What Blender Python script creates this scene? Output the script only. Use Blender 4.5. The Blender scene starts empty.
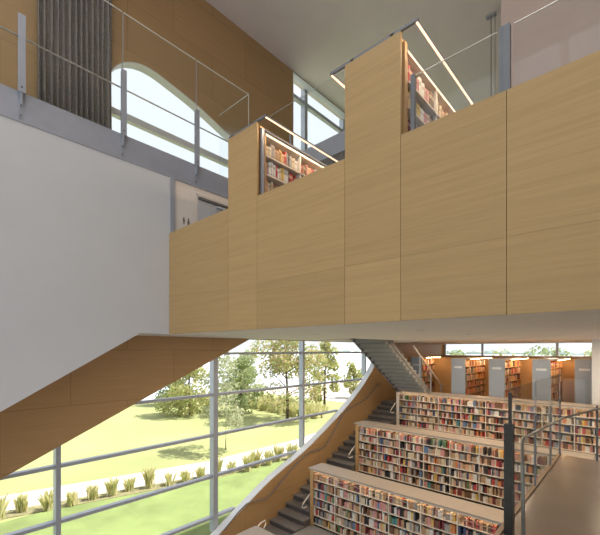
import bpy, bmesh, math, random
from mathutils import Vector, Matrix
R = random.Random(7)
PI = math.pi
scene = bpy.context.scene
col = scene.collection

# ------------------------------------------------------------------ helpers
class MB:
    """collects boxes, prisms and tubes; build() links them as ONE mesh object"""
    def __init__(s): s.v = []; s.f = []; s.m = []; s.cur = 0
    def add(s, vs, fs):
        o = len(s.v); s.v += [tuple(p) for p in vs]
        for f in fs: s.f.append([o + i for i in f]); s.m.append(s.cur)
        return s
    def box(s, x0, x1, y0, y1, z0, z1):
        return s.add([(x0,y0,z0),(x1,y0,z0),(x1,y1,z0),(x0,y1,z0),(x0,y0,z1),(x1,y0,z1),(x1,y1,z1),(x0,y1,z1)],
                     [(0,3,2,1),(4,5,6,7),(0,1,5,4),(1,2,6,5),(2,3,7,6),(3,0,4,7)])
    def prism(s, poly, a0, a1, axis='x'):
        def P(p, a): return (a, p[0], p[1]) if axis == 'x' else ((p[0], a, p[1]) if axis == 'y' else (p[0], p[1], a))
        n = len(poly)
        ar = sum(poly[i][0]*poly[(i+1)%n][1]-poly[(i+1)%n][0]*poly[i][1] for i in range(n))
        if ar < 0: poly = poly[::-1]
        vs = [P(p, a0) for p in poly] + [P(p, a1) for p in poly]
        fs = [tuple(range(n))[::-1], tuple(range(n, 2*n))] + [(i, (i+1)%n, n+(i+1)%n, n+i) for i in range(n)]
        if axis == 'y': fs = [f[::-1] for f in fs]
        return s.add(vs, fs)
    def tube(s, pts, r, seg=8, caps=True):
        pts = [Vector(p) for p in pts]; rings = []
        for i, p in enumerate(pts):
            t = ((pts[min(i+1, len(pts)-1)]-p).normalized() + (p-pts[max(i-1, 0)]).normalized()).normalized()
            u = t.cross(Vector((0,0,1)))
            if u.length < .05: u = t.cross(Vector((1,0,0)))
            u.normalize(); w = t.cross(u)
            rr = r[i] if isinstance(r, (list, tuple)) else r
            rings.append([p + u*rr*math.cos(2*PI*k/seg) + w*rr*math.sin(2*PI*k/seg) for k in range(seg)])
        vs = [q for g in rings for q in g]; fs = []
        for i in range(len(pts)-1):
            for k in range(seg):
                fs.append((i*seg+k, (i+1)*seg+k, (i+1)*seg+(k+1)%seg, i*seg+(k+1)%seg))
        if caps:
            fs.append(tuple(range(seg))); fs.append(tuple(range((len(pts)-1)*seg, len(pts)*seg))[::-1])
        return s.add(vs, fs)
    def build(s, name, mats, parent=None, center=False, bevel=0, smooth=False):
        if not isinstance(mats, (list, tuple)): mats = [mats]
        off = Vector((0,0,0))
        if parent is not None:
            p = parent
            while p is not None: off = off + p.location; p = p.parent
        elif center:
            xs = [p[0] for p in s.v]; ys = [p[1] for p in s.v]; zs = [p[2] for p in s.v]
            off = Vector(((min(xs)+max(xs))/2, (min(ys)+max(ys))/2, min(zs)))
        me = bpy.data.meshes.new(name)
        me.from_pydata([tuple(Vector(p)-off) for p in s.v], [], s.f)
        for m in mats: me.materials.append(m)
        me.polygons.foreach_set('material_index', s.m)
        if smooth: me.polygons.foreach_set('use_smooth', [True]*len(s.f))
        me.update()
        o = bpy.data.objects.new(name, me); col.objects.link(o)
        if parent is not None: o.parent = parent
        elif center: o.location = off
        if bevel:
            b = o.modifiers.new('bevel', 'BEVEL'); b.width = bevel; b.segments = 2; b.limit_method = 'ANGLE'
        return o

def tag(o, label=None, cat=None, group=None, kind=None):
    if label: o['label'] = label
    if cat: o['category'] = cat
    if group: o['group'] = group
    if kind: o['kind'] = kind
    return o
def empty(name, loc, label=None, cat=None, group=None):
    o = bpy.data.objects.new(name, None); col.objects.link(o); o.location = loc
    o.empty_display_size = .1
    return tag(o, label, cat, group)
def struct(name, mb, mat, label=None, cat=None, parent=None, **k):
    o = mb.build(name, mat, parent, **k)
    if parent is None: o['kind'] = 'structure'; tag(o, label, cat)
    return o

# ------------------------------------------------------------------ materials
def new_mat(name):
    m = bpy.data.materials.new(name); m.use_nodes = True
    nt = m.node_tree; b = nt.nodes['Principled BSDF']
    return m, nt, b
def plain(name, c, rough=.6, metal=0, noise=.06, scale=6, spec=.5, bump=0):
    m, nt, b = new_mat(name)
    b.inputs['Roughness'].default_value = rough; b.inputs['Metallic'].default_value = metal
    b.inputs['Specular IOR Level'].default_value = spec
    tc = nt.nodes.new('ShaderNodeTexCoord'); n = nt.nodes.new('ShaderNodeTexNoise')
    n.inputs['Scale'].default_value = scale; n.inputs['Detail'].default_value = 4
    nt.links.new(tc.outputs['Object'], n.inputs['Vector'])
    r = nt.nodes.new('ShaderNodeValToRGB')
    r.color_ramp.elements[0].position = .3; r.color_ramp.elements[1].position = .7
    r.color_ramp.elements[0].color = [max(0, k*(1-noise)) for k in c] + [1]
    r.color_ramp.elements[1].color = [min(1, k*(1+noise)) for k in c] + [1]
    nt.links.new(n.outputs['Fac'], r.inputs['Fac']); nt.links.new(r.outputs['Color'], b.inputs['Base Color'])
    if bump:
        bp = nt.nodes.new('ShaderNodeBump'); bp.inputs['Strength'].default_value = bump
        nt.links.new(n.outputs['Fac'], bp.inputs['Height']); nt.links.new(bp.outputs['Normal'], b.inputs['Normal'])
    return m
def wood(name, c, axis='x', var=.16, panels=None, rough=.5, island=True):
    """pale bamboo plywood: fine horizontal streaks along `axis`, optional panel joints (w, h, offset y, offset z)"""
    m, nt, b = new_mat(name); L = nt.links
    b.inputs['Roughness'].default_value = rough; b.inputs['Specular IOR Level'].default_value = .3
    geo = nt.nodes.new('ShaderNodeNewGeometry')
    mp = nt.nodes.new('ShaderNodeMapping')
    mp.inputs['Scale'].default_value = {'x': (1.6, 20, 60), 'y': (20, .7, 26), 'z': (26, 26, .9)}[axis]
    L.new(geo.outputs['Position'], mp.inputs['Vector'])
    n = nt.nodes.new('ShaderNodeTexNoise'); n.inputs['Scale'].default_value = 1; n.inputs['Detail'].default_value = 5; n.inputs['Roughness'].default_value = .65
    L.new(mp.outputs['Vector'], n.inputs['Vector'])
    r = nt.nodes.new('ShaderNodeValToRGB')
    r.color_ramp.elements[0].position = .25; r.color_ramp.elements[1].position = .75
    r.color_ramp.elements[0].color = [k*(1-var) for k in c] + [1]
    r.color_ramp.elements[1].color = [min(1, k*(1+var)) for k in c] + [1]
    L.new(n.outputs['Fac'], r.inputs['Fac']); out = r.outputs['Color']
    if axis == 'x':
        mp2 = nt.nodes.new('ShaderNodeMapping'); mp2.inputs['Scale'].default_value = (.3, 1, 14); L.new(geo.outputs['Position'], mp2.inputs['Vector'])
        n2 = nt.nodes.new('ShaderNodeTexNoise'); n2.inputs['Scale'].default_value = 1.6; n2.inputs['Detail'].default_value = 3; L.new(mp2.outputs['Vector'], n2.inputs['Vector'])
        m2 = nt.nodes.new('ShaderNodeMapRange'); m2.inputs['From Min'].default_value = .3; m2.inputs['From Max'].default_value = .7
        m2.inputs['To Min'].default_value = .94; m2.inputs['To Max'].default_value = 1.05; L.new(n2.outputs['Fac'], m2.inputs['Value'])
        v2 = nt.nodes.new('ShaderNodeVectorMath'); v2.operation = 'SCALE'; L.new(out, v2.inputs[0]); L.new(m2.outputs['Result'], v2.inputs['Scale']); out = v2.outputs['Vector']
    if island:
        mr = nt.nodes.new('ShaderNodeMapRange'); mr.inputs['To Min'].default_value = .93; mr.inputs['To Max'].default_value = 1.06
        L.new(geo.outputs['Random Per Island'], mr.inputs['Value'])
        mx = nt.nodes.new('ShaderNodeVectorMath'); mx.operation = 'SCALE'
        L.new(out, mx.inputs[0]); L.new(mr.outputs['Result'], mx.inputs['Scale']); out = mx.outputs['Vector']
    if panels:
        w, h, oy, oz = panels
        sp = nt.nodes.new('ShaderNodeSeparateXYZ'); cb = nt.nodes.new('ShaderNodeCombineXYZ')
        L.new(geo.outputs['Position'], sp.inputs[0])
        ay = nt.nodes.new('ShaderNodeMath'); ay.operation = 'ADD'; ay.inputs[1].default_value = oy
        az = nt.nodes.new('ShaderNodeMath'); az.operation = 'ADD'; az.inputs[1].default_value = oz
        L.new(sp.outputs['Y'], ay.inputs[0]); L.new(sp.outputs['Z'], az.inputs[0])
        L.new(ay.outputs[0], cb.inputs['X']); L.new(az.outputs[0], cb.inputs['Y'])
        bk = nt.nodes.new('ShaderNodeTexBrick'); bk.offset = .5
        bk.inputs['Scale'].default_value = 1; bk.inputs['Brick Width'].default_value = w; bk.inputs['Row Height'].default_value = h
        bk.inputs['Mortar Size'].default_value = .006; bk.inputs['Mortar Smooth'].default_value = 0
        bk.inputs['Color1'].default_value = (1,1,1,1); bk.inputs['Color2'].default_value = (.92,.92,.92,1); bk.inputs['Mortar'].default_value = (.62,.6,.58,1)
        L.new(cb.outputs[0], bk.inputs['Vector'])
        mm = nt.nodes.new('ShaderNodeVectorMath'); mm.operation = 'MULTIPLY'
        L.new(out, mm.inputs[0]); L.new(bk.outputs['Color'], mm.inputs[1]); out = mm.outputs['Vector']
    L.new(out, b.inputs['Base Color'])
    return m
def emit(name, c, s):
    m, nt, b = new_mat(name)
    b.inputs['Base Color'].default_value = (*c, 1); b.inputs['Emission Color'].default_value = (*c, 1); b.inputs['Emission Strength'].default_value = s
    return m
def glass(name, tint=(.97, .985, .98), refl=.06):
    m, nt, b = new_mat(name); nt.nodes.remove(b); L = nt.links
    out = nt.nodes['Material Output']
    t = nt.nodes.new('ShaderNodeBsdfTransparent'); t.inputs['Color'].default_value = (*tint, 1)
    g = nt.nodes.new('ShaderNodeBsdfGlossy'); g.inputs['Roughness'].default_value = .02
    lw = nt.nodes.new('ShaderNodeLayerWeight'); lw.inputs['Blend'].default_value = .12
    mr = nt.nodes.new('ShaderNodeMapRange'); mr.inputs['To Min'].default_value = refl*.5; mr.inputs['To Max'].default_value = refl*5
    L.new(lw.outputs['Fresnel'], mr.inputs['Value'])
    mx = nt.nodes.new('ShaderNodeMixShader')
    L.new(mr.outputs['Result'], mx.inputs['Fac']); L.new(t.outputs[0], mx.inputs[1]); L.new(g.outputs[0], mx.inputs[2]); L.new(mx.outputs[0], out.inputs['Surface'])
    return m

BAM = (.47, .29, .125)
M = dict(
    fascia=wood('bamboo_fascia', (.47, .31, .14), 'x', .09),
    wall_wood=wood('bamboo_wall', (.46, .285, .132), 'y', .10, panels=(2.44, 1.22, 4.88-2.6, 12.2), island=False),
    wood_end=wood('bamboo_end', (.52, .32, .14), 'z', .1),
    wood_h=wood('bamboo_board', (.52, .33, .16), 'x', .1),
    dark=plain('dark_gap', (.05, .035, .02), .9),
    joint=plain('joint_backing', (.20, .10, .035), .9),
    white=plain('white_paint', (.64, .645, .66), .7, noise=.015, scale=2),
    soffit=plain('soffit_paint', (.88, .82, .77), .8, noise=.015, scale=2),
    ceiling=plain('ceiling_paint', (.80, .735, .705), .9, noise=.02, scale=1.5),
    core=plain('core_bounce_paint', (.48, .37, .32), .7, noise=.02, scale=1.2),  # off-white wall; brown bounce from the wood is put into its colour
    cream=plain('cream_panel', (.80, .72, .64), .6, noise=.02),
    steel=plain('grey_steel', (.38, .39, .44), .5, .1, noise=.04),
    lsteel=plain('light_steel', (.36, .38, .43), .45, .15, noise=.04),
    dsteel=plain('dark_steel', (.035, .033, .03), .4, .4, noise=.1),
    brushed=plain('brushed_steel', (.62, .60, .56), .3, .85, noise=.06, scale=20),
    handrail=plain('handrail_steel', (.26, .26, .24), .35, .5, noise=.06),
    steel_dark=plain('dark_grey_steel', (.17, .18, .20), .45, .1, noise=.05),
    alu=plain('mullion_aluminium', (.45, .48, .54), .45, .3, noise=.04),
    palealu=plain('pale_aluminium', (.84, .87, .92), .5, 0, noise=.03),
    reveal=plain('reveal_paint', (.64, .62, .62), .6, noise=.03),
    door=plain('door_grey', (.60, .60, .62), .5, noise=.02),
    closer=plain('closer_grey', (.14, .13, .13), .5),
    curtain=plain('curtain_cloth', (.235, .205, .185), .95, noise=.25, scale=25, bump=.2),
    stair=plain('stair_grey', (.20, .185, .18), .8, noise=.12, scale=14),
    riser=plain('riser_grey', (.11, .10, .098), .85, noise=.12, scale=14),
    flight=plain('flight_grey', (.27, .26, .24), .7, noise=.06, scale=5),
    carpet=plain('tier_carpet', (.30, .28, .26), .95, noise=.1, scale=30),
    concrete=plain('walkway_floor', (.235, .17, .125), .22, noise=.1, scale=1.2),  # grey concrete with the warm wood reflection put into its colour
    kerb=plain('kerb_brown', (.22, .13, .07), .5, noise=.1),
    slab=plain('slab_grey', (.55, .53, .50), .8, noise=.04),
    counter=plain('counter_grey', (.37, .31, .255), .45, noise=.03, scale=4),
    shelf=plain('shelf_cream', (.78, .70, .60), .5, noise=.03),
    endgrey=plain('end_panel_bluegrey', (.25, .285, .34), .45, .15, noise=.03),
    plate=plain('plate_white', (.50, .52, .55), .5),
    pict=plain('pictogram_dark', (.20, .16, .16), .6),
    led=emit('led_warm', (1, .64, .42), 1.5),
    led_soft=emit('led_warm_soft', (1, .68, .38), 12),
    led_far=emit('led_warm_stacks', (1, .62, .30), 45),
    glass=glass('guard_glass'),
    wglass=glass('window_glass', (.985, .99, .99), .03),
    edge=plain('glass_edge', (.75, .77, .74), .3, noise=.02),
    lawn=plain('lawn_pale', (.30, .32, .13), .95, noise=.16, scale=.12, bump=.1),
    lawn_shade=plain('lawn_shade_green', (.19, .245, .08), .95, noise=.22, scale=.5, bump=.1),  # same lawn, painted greener to stand for shade and viewing angle
    path=plain('path_pale', (.60, .53, .48), .9, noise=.06, scale=1),
    water=plain('river_water', (.62, .68, .76), .5, noise=.05, scale=.05),
    hill=plain('shore_haze_green', (.46, .52, .44), .95, noise=.3, scale=.06),  # distance haze is mixed into this pale green
    build=plain('far_building', (.62, .64, .68), .8, noise=.1, scale=.1),
    bark=plain('bark_brown', (.11, .08, .06), .95, noise=.3, scale=6),
    pbark=plain('bark_pale', (.40, .36, .30), .95, noise=.3, scale=6),
    soil=plain('mulch_brown', (.22, .20, .10), .95, noise=.3, scale=3),
    cloth_dark=plain('dark_cloth', (.03, .035, .05), .9),
    cloth_pale=plain('pale_cloth', (.65, .6, .6), .9),
    skin=plain('skin', (.5, .3, .22), .6),
    hair=plain('hair_dark', (.04, .03, .02), .8),
    page=plain('book_pages', (.75, .68, .55), .9, noise=.08, scale=60),
)
def leaf(name, cs):
    m, nt, b = new_mat(name); L = nt.links
    geo = nt.nodes.new('ShaderNodeNewGeometry'); r = nt.nodes.new('ShaderNodeValToRGB')
    r.color_ramp.interpolation = 'CONSTANT'
    while len(r.color_ramp.elements) < len(cs): r.color_ramp.elements.new(.5)
    for i, c in enumerate(cs):
        r.color_ramp.elements[i].position = i/len(cs); r.color_ramp.elements[i].color = (*c, 1)
    L.new(geo.outputs['Random Per Island'], r.inputs['Fac'])
    nt.nodes.remove(b)
    d = nt.nodes.new('ShaderNodeBsdfDiffuse'); t = nt.nodes.new('ShaderNodeBsdfTranslucent'); mx = nt.nodes.new('ShaderNodeMixShader'); mx.inputs['Fac'].default_value = .45
    L.new(r.outputs['Color'], d.inputs['Color']); L.new(r.outputs['Color'], t.inputs['Color'])
    L.new(d.outputs[0], mx.inputs[1]); L.new(t.outputs[0], mx.inputs[2]); L.new(mx.outputs[0], nt.nodes['Material Output'].inputs['Surface'])
    return m
LEAF = dict(
    autumn=leaf('leaf_autumn', [(.42,.45,.18),(.50,.48,.22),(.56,.40,.24),(.34,.40,.16),(.62,.52,.34),(.40,.44,.20)]),
    green=leaf('leaf_green', [(.30,.37,.17),(.38,.43,.21),(.45,.48,.26),(.25,.32,.15)]),
    pale=leaf('leaf_pale', [(.42,.46,.28),(.50,.52,.34),(.36,.41,.24),(.55,.55,.40)]),
    yellow=leaf('leaf_yellow', [(.46,.50,.19),(.54,.54,.24),(.38,.43,.16),(.52,.46,.24)]),
    straw=leaf('leaf_straw', [(.74,.70,.40),(.66,.66,.34),(.80,.74,.50),(.56,.58,.28)]),
)
PAL = [('cream',(.66,.56,.40)),('white',(.74,.72,.68)),('tan',(.46,.30,.17)),('orange',(.60,.22,.07)),('red',(.48,.06,.05)),('maroon',(.20,.035,.04)),
       ('brown',(.17,.09,.05)),('navy',(.05,.065,.14)),('blue',(.13,.22,.38)),('teal',(.09,.26,.25)),('green',(.12,.22,.09)),('grey',(.33,.32,.31)),
       ('black',(.03,.028,.03)),('yellow',(.66,.46,.12)),('pink',(.60,.29,.27)),('peach',(.66,.40,.25))]
WARM = [6,5,6,1.2,1.6,3,5,1.3,1.5,1,1,5,4,1,4,4]
def book_mat(name, c):
    m, nt, b = new_mat(name); L = nt.links
    b.inputs['Roughness'].default_value = .55
    tc = nt.nodes.new('ShaderNodeTexCoord'); sp = nt.nodes.new('ShaderNodeSeparateXYZ'); L.new(tc.outputs['Generated'], sp.inputs[0])
    r = nt.nodes.new('ShaderNodeValToRGB'); r.color_ramp.interpolation = 'CONSTANT'
    e = r.color_ramp.elements; e[0].position = 0; e[0].color = (*c, 1)
    lum = sum(c)/3; k = (.72,.66,.5,1) if lum < .3 else (.2,.14,.1,1)
    mid = [c[i]*.55 + k[i]*.45 for i in range(3)] + [1]
    e[1].position = .12; e[1].color = mid
    for p, cc in ((.18, (*c,1)), (.62, mid), (.80, (*c,1))):
        q = e.new(p); q.color = cc
    L.new(sp.outputs['Z'], r.inputs['Fac']); L.new(r.outputs['Color'], b.inputs['Base Color'])
    return m
BM = [book_mat('book_'+n, c) for n, c in PAL]
BP = [plain('bookrow_'+n, c, .6, noise=.1, scale=8) for n, c in PAL]

# ------------------------------------------------------------------ camera (level, shifted up, like an architectural lens)
cd = bpy.data.cameras.new('camera'); cam = bpy.data.objects.new('camera', cd); col.objects.link(cam)
cam.location = (0, 0, 0); cam.rotation_euler = (PI/2, 0, math.radians(42.5))
cd.sensor_width = 36; cd.lens = 36*371/600; cd.shift_y = 82.5/600; cd.clip_end = 2000; cd.clip_start = .05
scene.camera = cam

# z is measured from eye level (walkway floor at -2.0, lawn at -9.0)
XW, XB, YF = -9.2, -7.88, 4.2        # facade wall, balcony front, parapet front
ZS, ZU, ZC = .36, 1.7, 10.04         # soffit, upper floor, hall ceiling
GZ = -9.0
DLW = 32; CLW = 52  # watts of the added soffit and ceiling fill lamps
BZ0, BZ1 = -8.0, 9.6

def flat_with_holes(name, outer, holes, t, to_world, mat):
    cu = bpy.data.curves.new(name+'_c', 'CURVE'); cu.dimensions = '2D'; cu.fill_mode = 'BOTH'; cu.extrude = t/2
    for poly in [outer]+holes:
        sp = cu.splines.new('POLY'); sp.points.add(len(poly)-1); sp.use_cyclic_u = True
        for p, q in zip(sp.points, poly): p.co = (q[0], q[1], 0, 1)
    tmp = bpy.data.objects.new(name+'_t', cu); col.objects.link(tmp)
    dg = bpy.context.evaluated_depsgraph_get(); me = bpy.data.meshes.new_from_object(tmp.evaluated_get(dg))
    bpy.data.objects.remove(tmp); bpy.data.curves.remove(cu)
    me.name = name
    for v in me.vertices: v.co = to_world(v.co)
    bm = bmesh.new(); bm.from_mesh(me); bmesh.ops.remove_doubles(bm, verts=bm.verts, dist=1e-4); bmesh.ops.recalc_face_normals(bm, faces=bm.faces); bm.to_mesh(me); bm.free()
    me.materials.clear(); me.materials.append(mat)
    me.polygons.foreach_set('use_smooth', [False]*len(me.polygons))
    o = bpy.data.objects.new(name, me); col.objects.link(o); o['kind'] = 'structure'
    return o

def smooth_poly(pts, n=3):
    """open Catmull-Rom through pts"""
    out = []
    for i in range(len(pts)-1):
        p0 = pts[max(i-1,0)]; p1 = pts[i]; p2 = pts[i+1]; p3 = pts[min(i+2,len(pts)-1)]
        for k in range(n):
            t = k/n
            out.append(tuple(.5*(2*p1[j]+(p2[j]-p0[j])*t+(2*p0[j]-5*p1[j]+4*p2[j]-p3[j])*t*t+(3*p1[j]-p0[j]-3*p2[j]+p3[j])*t**3) for j in (0,1)))
    return out+[pts[-1]]

# ------------------------------------------------------------------ the facade wall with its cut-out windows
sillcurve = smooth_poly([(5.5,-6.0),(6.59,-5.42),(7.67,-4.85),(8.68,-4.36),(10.21,-3.80),(11.5,-3.2),(12.72,-2.58),(14.0,-1.80),(15.05,-.95),(15.42,-.47),(15.62,-.05),(15.66,ZS-.02)], 3)
W1 = [(-1.0,-6.0)] + sillcurve + [(7.66,ZS-.02),(-1.0,-3.62)]
topcurve = smooth_poly([(3.1,5.6),(3.25,6.1),(3.45,6.62),(3.72,6.95),(4.1,7.14),(4.5,7.17),(4.95,7.09),(5.5,6.97),(6.0,6.83),(6.5,6.66),(7.0,6.48),(7.6,6.2),(8.2,5.7),(8.5,5.1),(8.6,4.5)], 3)
W2 = [(3.1,4.5)] + topcurve
W3 = [(9.67,4.2),(22.5,4.2),(22.5,ZC-.03),(9.67,ZC-.03)]
wall_left = flat_with_holes('wall_left', [(-5,-9.2),(23.6,-9.2),(23.6,ZC),(-5,ZC)], [W1, W2, W3], .26,
                            lambda c: Vector((XW-.13+c.z, c.x, c.y)), M['wall_wood'])
tag(wall_left, 'bamboo panelled outer wall with curved window cut-outs', 'wall')
def lining(name, poly, mat, t=.02, cyclic=True, x0=XW-.261, x1=XW+.003):
    """thin painted lining following a cut-out's reveal"""
    n = len(poly); ar = sum(poly[i][0]*poly[(i+1)%n][1]-poly[(i+1)%n][0]*poly[i][1] for i in range(n)); sg = 1 if ar > 0 else -1
    inn = []
    for i in range(n):
        a = Vector(poly[i-1]) if (cyclic or i) else Vector(poly[i]); b = Vector(poly[i]); c = Vector(poly[(i+1)%n]) if (cyclic or i < n-1) else Vector(poly[i])
        d = ((b-a).normalized() + (c-b).normalized()).normalized()
        inn.append((b.x - sg*d.y*t, b.y + sg*d.x*t))
    mb = MB(); lst = range(n) if cyclic else range(n-1)
    vs = [(x, p[0], p[1]) for x in (x0, x1) for p in poly] + [(x, p[0], p[1]) for x in (x0, x1) for p in inn]
    fs = []
    for i in lst:
        j = (i+1) % n
        fs += [(2*n+i, 2*n+j, 3*n+j, 3*n+i), (n+i, n+j, 3*n+j, 3*n+i), (i, 2*n+i, 2*n+j, j), (i, j, n+j, n+i)]
    mb.add(vs, fs)
    return mb.build(name, mat)
def bound(z_or_y, poly, axis):
    """span of poly (y,z) at a given y or z"""
    hit = []
    for i in range(len(poly)):
        p, q = poly[i-1], poly[i]
        a, b = p[axis], q[axis]
        if (a-z_or_y)*(b-z_or_y) < 0:
            t = (z_or_y-a)/(b-a); hit.append(p[1-axis]+(q[1-axis]-p[1-axis])*t)
    return (min(hit), max(hit)) if len(hit) > 1 else None
def window(name, poly, ys, zs, label, wy=.10, wz=.075, thick=(), mat='alu'):
    root = empty(name, (XW-.31, poly[0][0], poly[0][1])); root['kind'] = 'structure'; tag(root, label, 'window')
    mb = MB(); x0, x1 = XW-.46, XW-.28
    for y in ys:
        b = bound(y, poly, 0)
        if b: w = wy*1.6 if y in thick else wy; mb.box(x0-.03, x1, y-w/2, y+w/2, b[0]-.1, b[1]+.1)
    for z in zs:
        b = bound(z, poly, 1)
        if b: mb.box(x0, x1-.03, b[0]-.1, b[1]+.1, z-wz/2, z+wz/2)
    mb.build('mullion_grid', M[mat], root)
    g = MB(); a0 = min(p[0] for p in poly)-.1; a1 = max(p[0] for p in poly)+.1; b0 = min(p[1] for p in poly)-.1; b1 = max(p[1] for p in poly)+.1
    g.box(x0+.07, x0+.08, a0, a1, b0, b1).build('glass_pane', M['wglass'], root)
    return root
w1 = window('window_1', W1, [2.44, 6.57, 10.56, 14.9], [-.111, -1.36, -2.59, -3.83, -5.07], 'large slanting curtain-wall window beside the stair overlooking the lawn', thick=(6.57,))
w2 = window('window_2', W2, [], [5.87], 'curved window cut-out behind the upper balcony', wz=.16, mat='reveal')
w3 = window('window_3', W3, [10.7, 13.2, 15.5, 17.8, 20.1], [9.5, 7.5], 'tall gridded upper window right of the bamboo wall', wy=.16, wz=.14)
o = lining('trim_1', sillcurve, M['palealu'], .03, False); o['kind'] = 'structure'; tag(o, 'pale metal sill following the slanting edge of the big window', 'sill')
o = lining('trim_2', W2, M['reveal'], .02); o['kind'] = 'structure'; tag(o, 'pale green-grey reveal around the curved upper window', 'trim')
o = lining('trim_3', W3, M['palealu'], .03); o['kind'] = 'structure'; tag(o, 'pale reveal around the tall upper window', 'trim')

# ------------------------------------------------------------------ room shell
struct('ceiling', MB().box(-9.62, 6, -5, 23.6, ZC, ZC+.3), M['ceiling'], 'warm grey hall ceiling high above', 'ceiling')
slab = flat_with_holes('ceiling_lower', [(XW,YF+.10),(6,YF+.10),(6,23.4),(XW,23.4)], [[(-8.02,9.6),(-6.58,9.6),(-6.58,15.2),(-8.02,15.2)]], .5,
                       lambda c: Vector((c.x, c.y, ZS+.25+c.z)), M['soffit'])
tag(slab, 'pale flat soffit over the tiers and lower stacks', 'ceiling')
struct('floor_upper', MB().box(-7.7, 6, YF+.16, 9.5, ZU-.2, ZU).box(-6.5, 6, 9.5, 23.4, ZU-.2, ZU), M['slab'], 'upper floor behind the bamboo parapet', 'floor')
# far wall with its strip window
fw = MB().box(XW, 6, 23.4, 23.6, -9, -.36).box(XW, -9.12, 23.4, 23.6, -.36, ZS).box(-1.0, 6, 23.4, 23.6, -.36, ZS).box(XW, 6, 23.4, 23.6, ZS, ZC)
struct('wall_far', fw, M['wall_wood'], 'bamboo far wall under the strip window', 'wall')
struct('wall_screen', MB().box(XW, -.6, 18.75, 18.85, -2.5, -.36), M['wood_h'], 'warm wood screen wall behind the far bookcases', 'wall')
w4 = empty('window_4', (-5, 23.5, -.36)); w4['kind'] = 'structure'; tag(w4, 'long low strip window above the far bookcases', 'window')
mb = MB()
for x in (-9.08, -6.87, -3.2, -1.05): mb.box(x-.06, x+.06, 23.44, 23.56, -.36, ZS)
mb.box(-9.12, -1, 23.44, 23.56, -.36, -.31); mb.build('mullion_grid', M['alu'], w4)
MB().box(-9.12, -1, 23.49, 23.5, -.36, ZS).build('glass_pane', M['wglass'], w4)
struct('trim_4', MB().box(-9.1, -1, 23.3, 23.42, -.40, -.36), M['wood_h'], 'pale wood ledge under the strip window', 'trim')
struct('column', MB().box(-1.20, -.55, 15.9, 16.6, -2.5, ZS), M['white'], 'white column beside the last blue-grey bookcase end', 'column')
struct('wall_core', MB().box(-2.0, 6, 8.0, 8.3, ZU, ZC), M['core'], 'smooth off-white wall above the parapet, mauve-beige from painted wood bounce', 'wall')

# the sides of the hall behind the camera: closed right side, back wall with tall windows
struct('wall_right', MB().box(6, 6.3, -5, 23.6, -9, ZC), M['white'], 'white side wall of the hall', 'wall')
wb = MB().box(-9.6, 6.3, -5.3, -5, -9, BZ0).box(-9.6, 6.3, -5.3, -5, BZ1, ZC)
xs = [-9.6, -9.0, -5.5, -5.3, -1.8, -1.6, 1.9, 2.1, 5.6, 6.3]
for a, b in zip(xs[0::2], xs[1::2]): wb.box(a, b, -5.3, -5, BZ0, BZ1)
struct('wall_back', wb, M['white'], 'white end wall with tall windows', 'wall')
w5 = empty('window_5', (-1, -5.15, BZ0)); w5['kind'] = 'structure'; tag(w5, 'tall windows in the end wall', 'window')
mb = MB()
for a, b in zip(xs[1::2], xs[2::2]): mb.box(a, b, -5.16, -5.15, BZ0, BZ1)
mb.build('glass_pane', M['wglass'], w5)
struct('floor_lower', MB().box(-9.2, 6, -5, 4.4, -9.2, -8.9), M['carpet'], 'floor at the foot of the hall', 'floor')

# white stair wall and balcony
def diagz(y): return ZS + (y-3.54)*.593
struct('wall_balcony', MB().prism([(3.54,ZS),(YF+.02,ZS),(YF+.02,3.93),(-5,3.93),(-5,diagz(-5))], XB-.14, XB), M['white'],
       'big white wall with a slanting lower edge under the steel band', 'wall')
struct('ceiling_stair', MB().prism([(3.54,ZS),(3.54,ZS+.2),(-5,diagz(-5)+.2),(-5,diagz(-5))], XW, XB-.14).box(XW, XB-.14, 3.54, YF+.1, ZS, ZS+.2), M['soffit'], 'pale underside of the flight behind the white wall', 'ceiling')
struct('floor_balcony', MB().box(XW, XB-.14, -5, 6.49, 4.2, 4.43), M['slab'], 'upper balcony floor against the bamboo wall', 'floor')
struct('trim_5', MB().box(XB-.14, XB+.015, -5, 6.5, 3.93, 4.45), M['steel'], 'grey steel band along the balcony edge', 'trim')
# wall with the washroom panel under the balcony
struct('trim_6', MB().box(XB-.12, XB+.02, YF+.02, YF+.14, ZU, 3.93), M['steel'], 'narrow grey steel channel at the end of the white wall', 'trim')
struct('wall_washroom', MB().box(XB-.16, XB-.02, YF+.14, 4.92, ZU, 3.93).box(XB-.16, XB-.02, 4.92, 5.98, 3.78, 3.93).box(XB-.16, XB-.02, 5.98, 6.6, ZU, 3.93).box(XW, XB-.02, 6.5, 6.6, ZU, 4.4),
       M['cream'], 'cream wall panel beside the grey door', 'wall')
d1 = empty('door_1', (XB-.08, 5.45, ZU)); d1['kind'] = 'structure'; tag(d1, 'plain grey door with a closer under the balcony', 'door')
MB().box(XB-.10, XB-.05, 4.96, 5.94, ZU, 3.74).build('door_leaf', M['door'], d1)
MB().box(XB-.14, XB-.03, 4.92, 4.96, ZU, 3.78).box(XB-.14, XB-.03, 5.94, 5.98, ZU, 3.78).box(XB-.14, XB-.03, 4.92, 5.98, 3.74, 3.78).build('door_frame', M['cream'], d1)
MB().box(XB-.05, XB+.03, 4.98, 5.9, 3.665, 3.715).build('door_closer', M['closer'], d1)
MB().box(XB-.05, XB+.06, 5.5, 5.72, 3.58, 3.62).build('closer_arm', M['plate'], d1)
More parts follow.
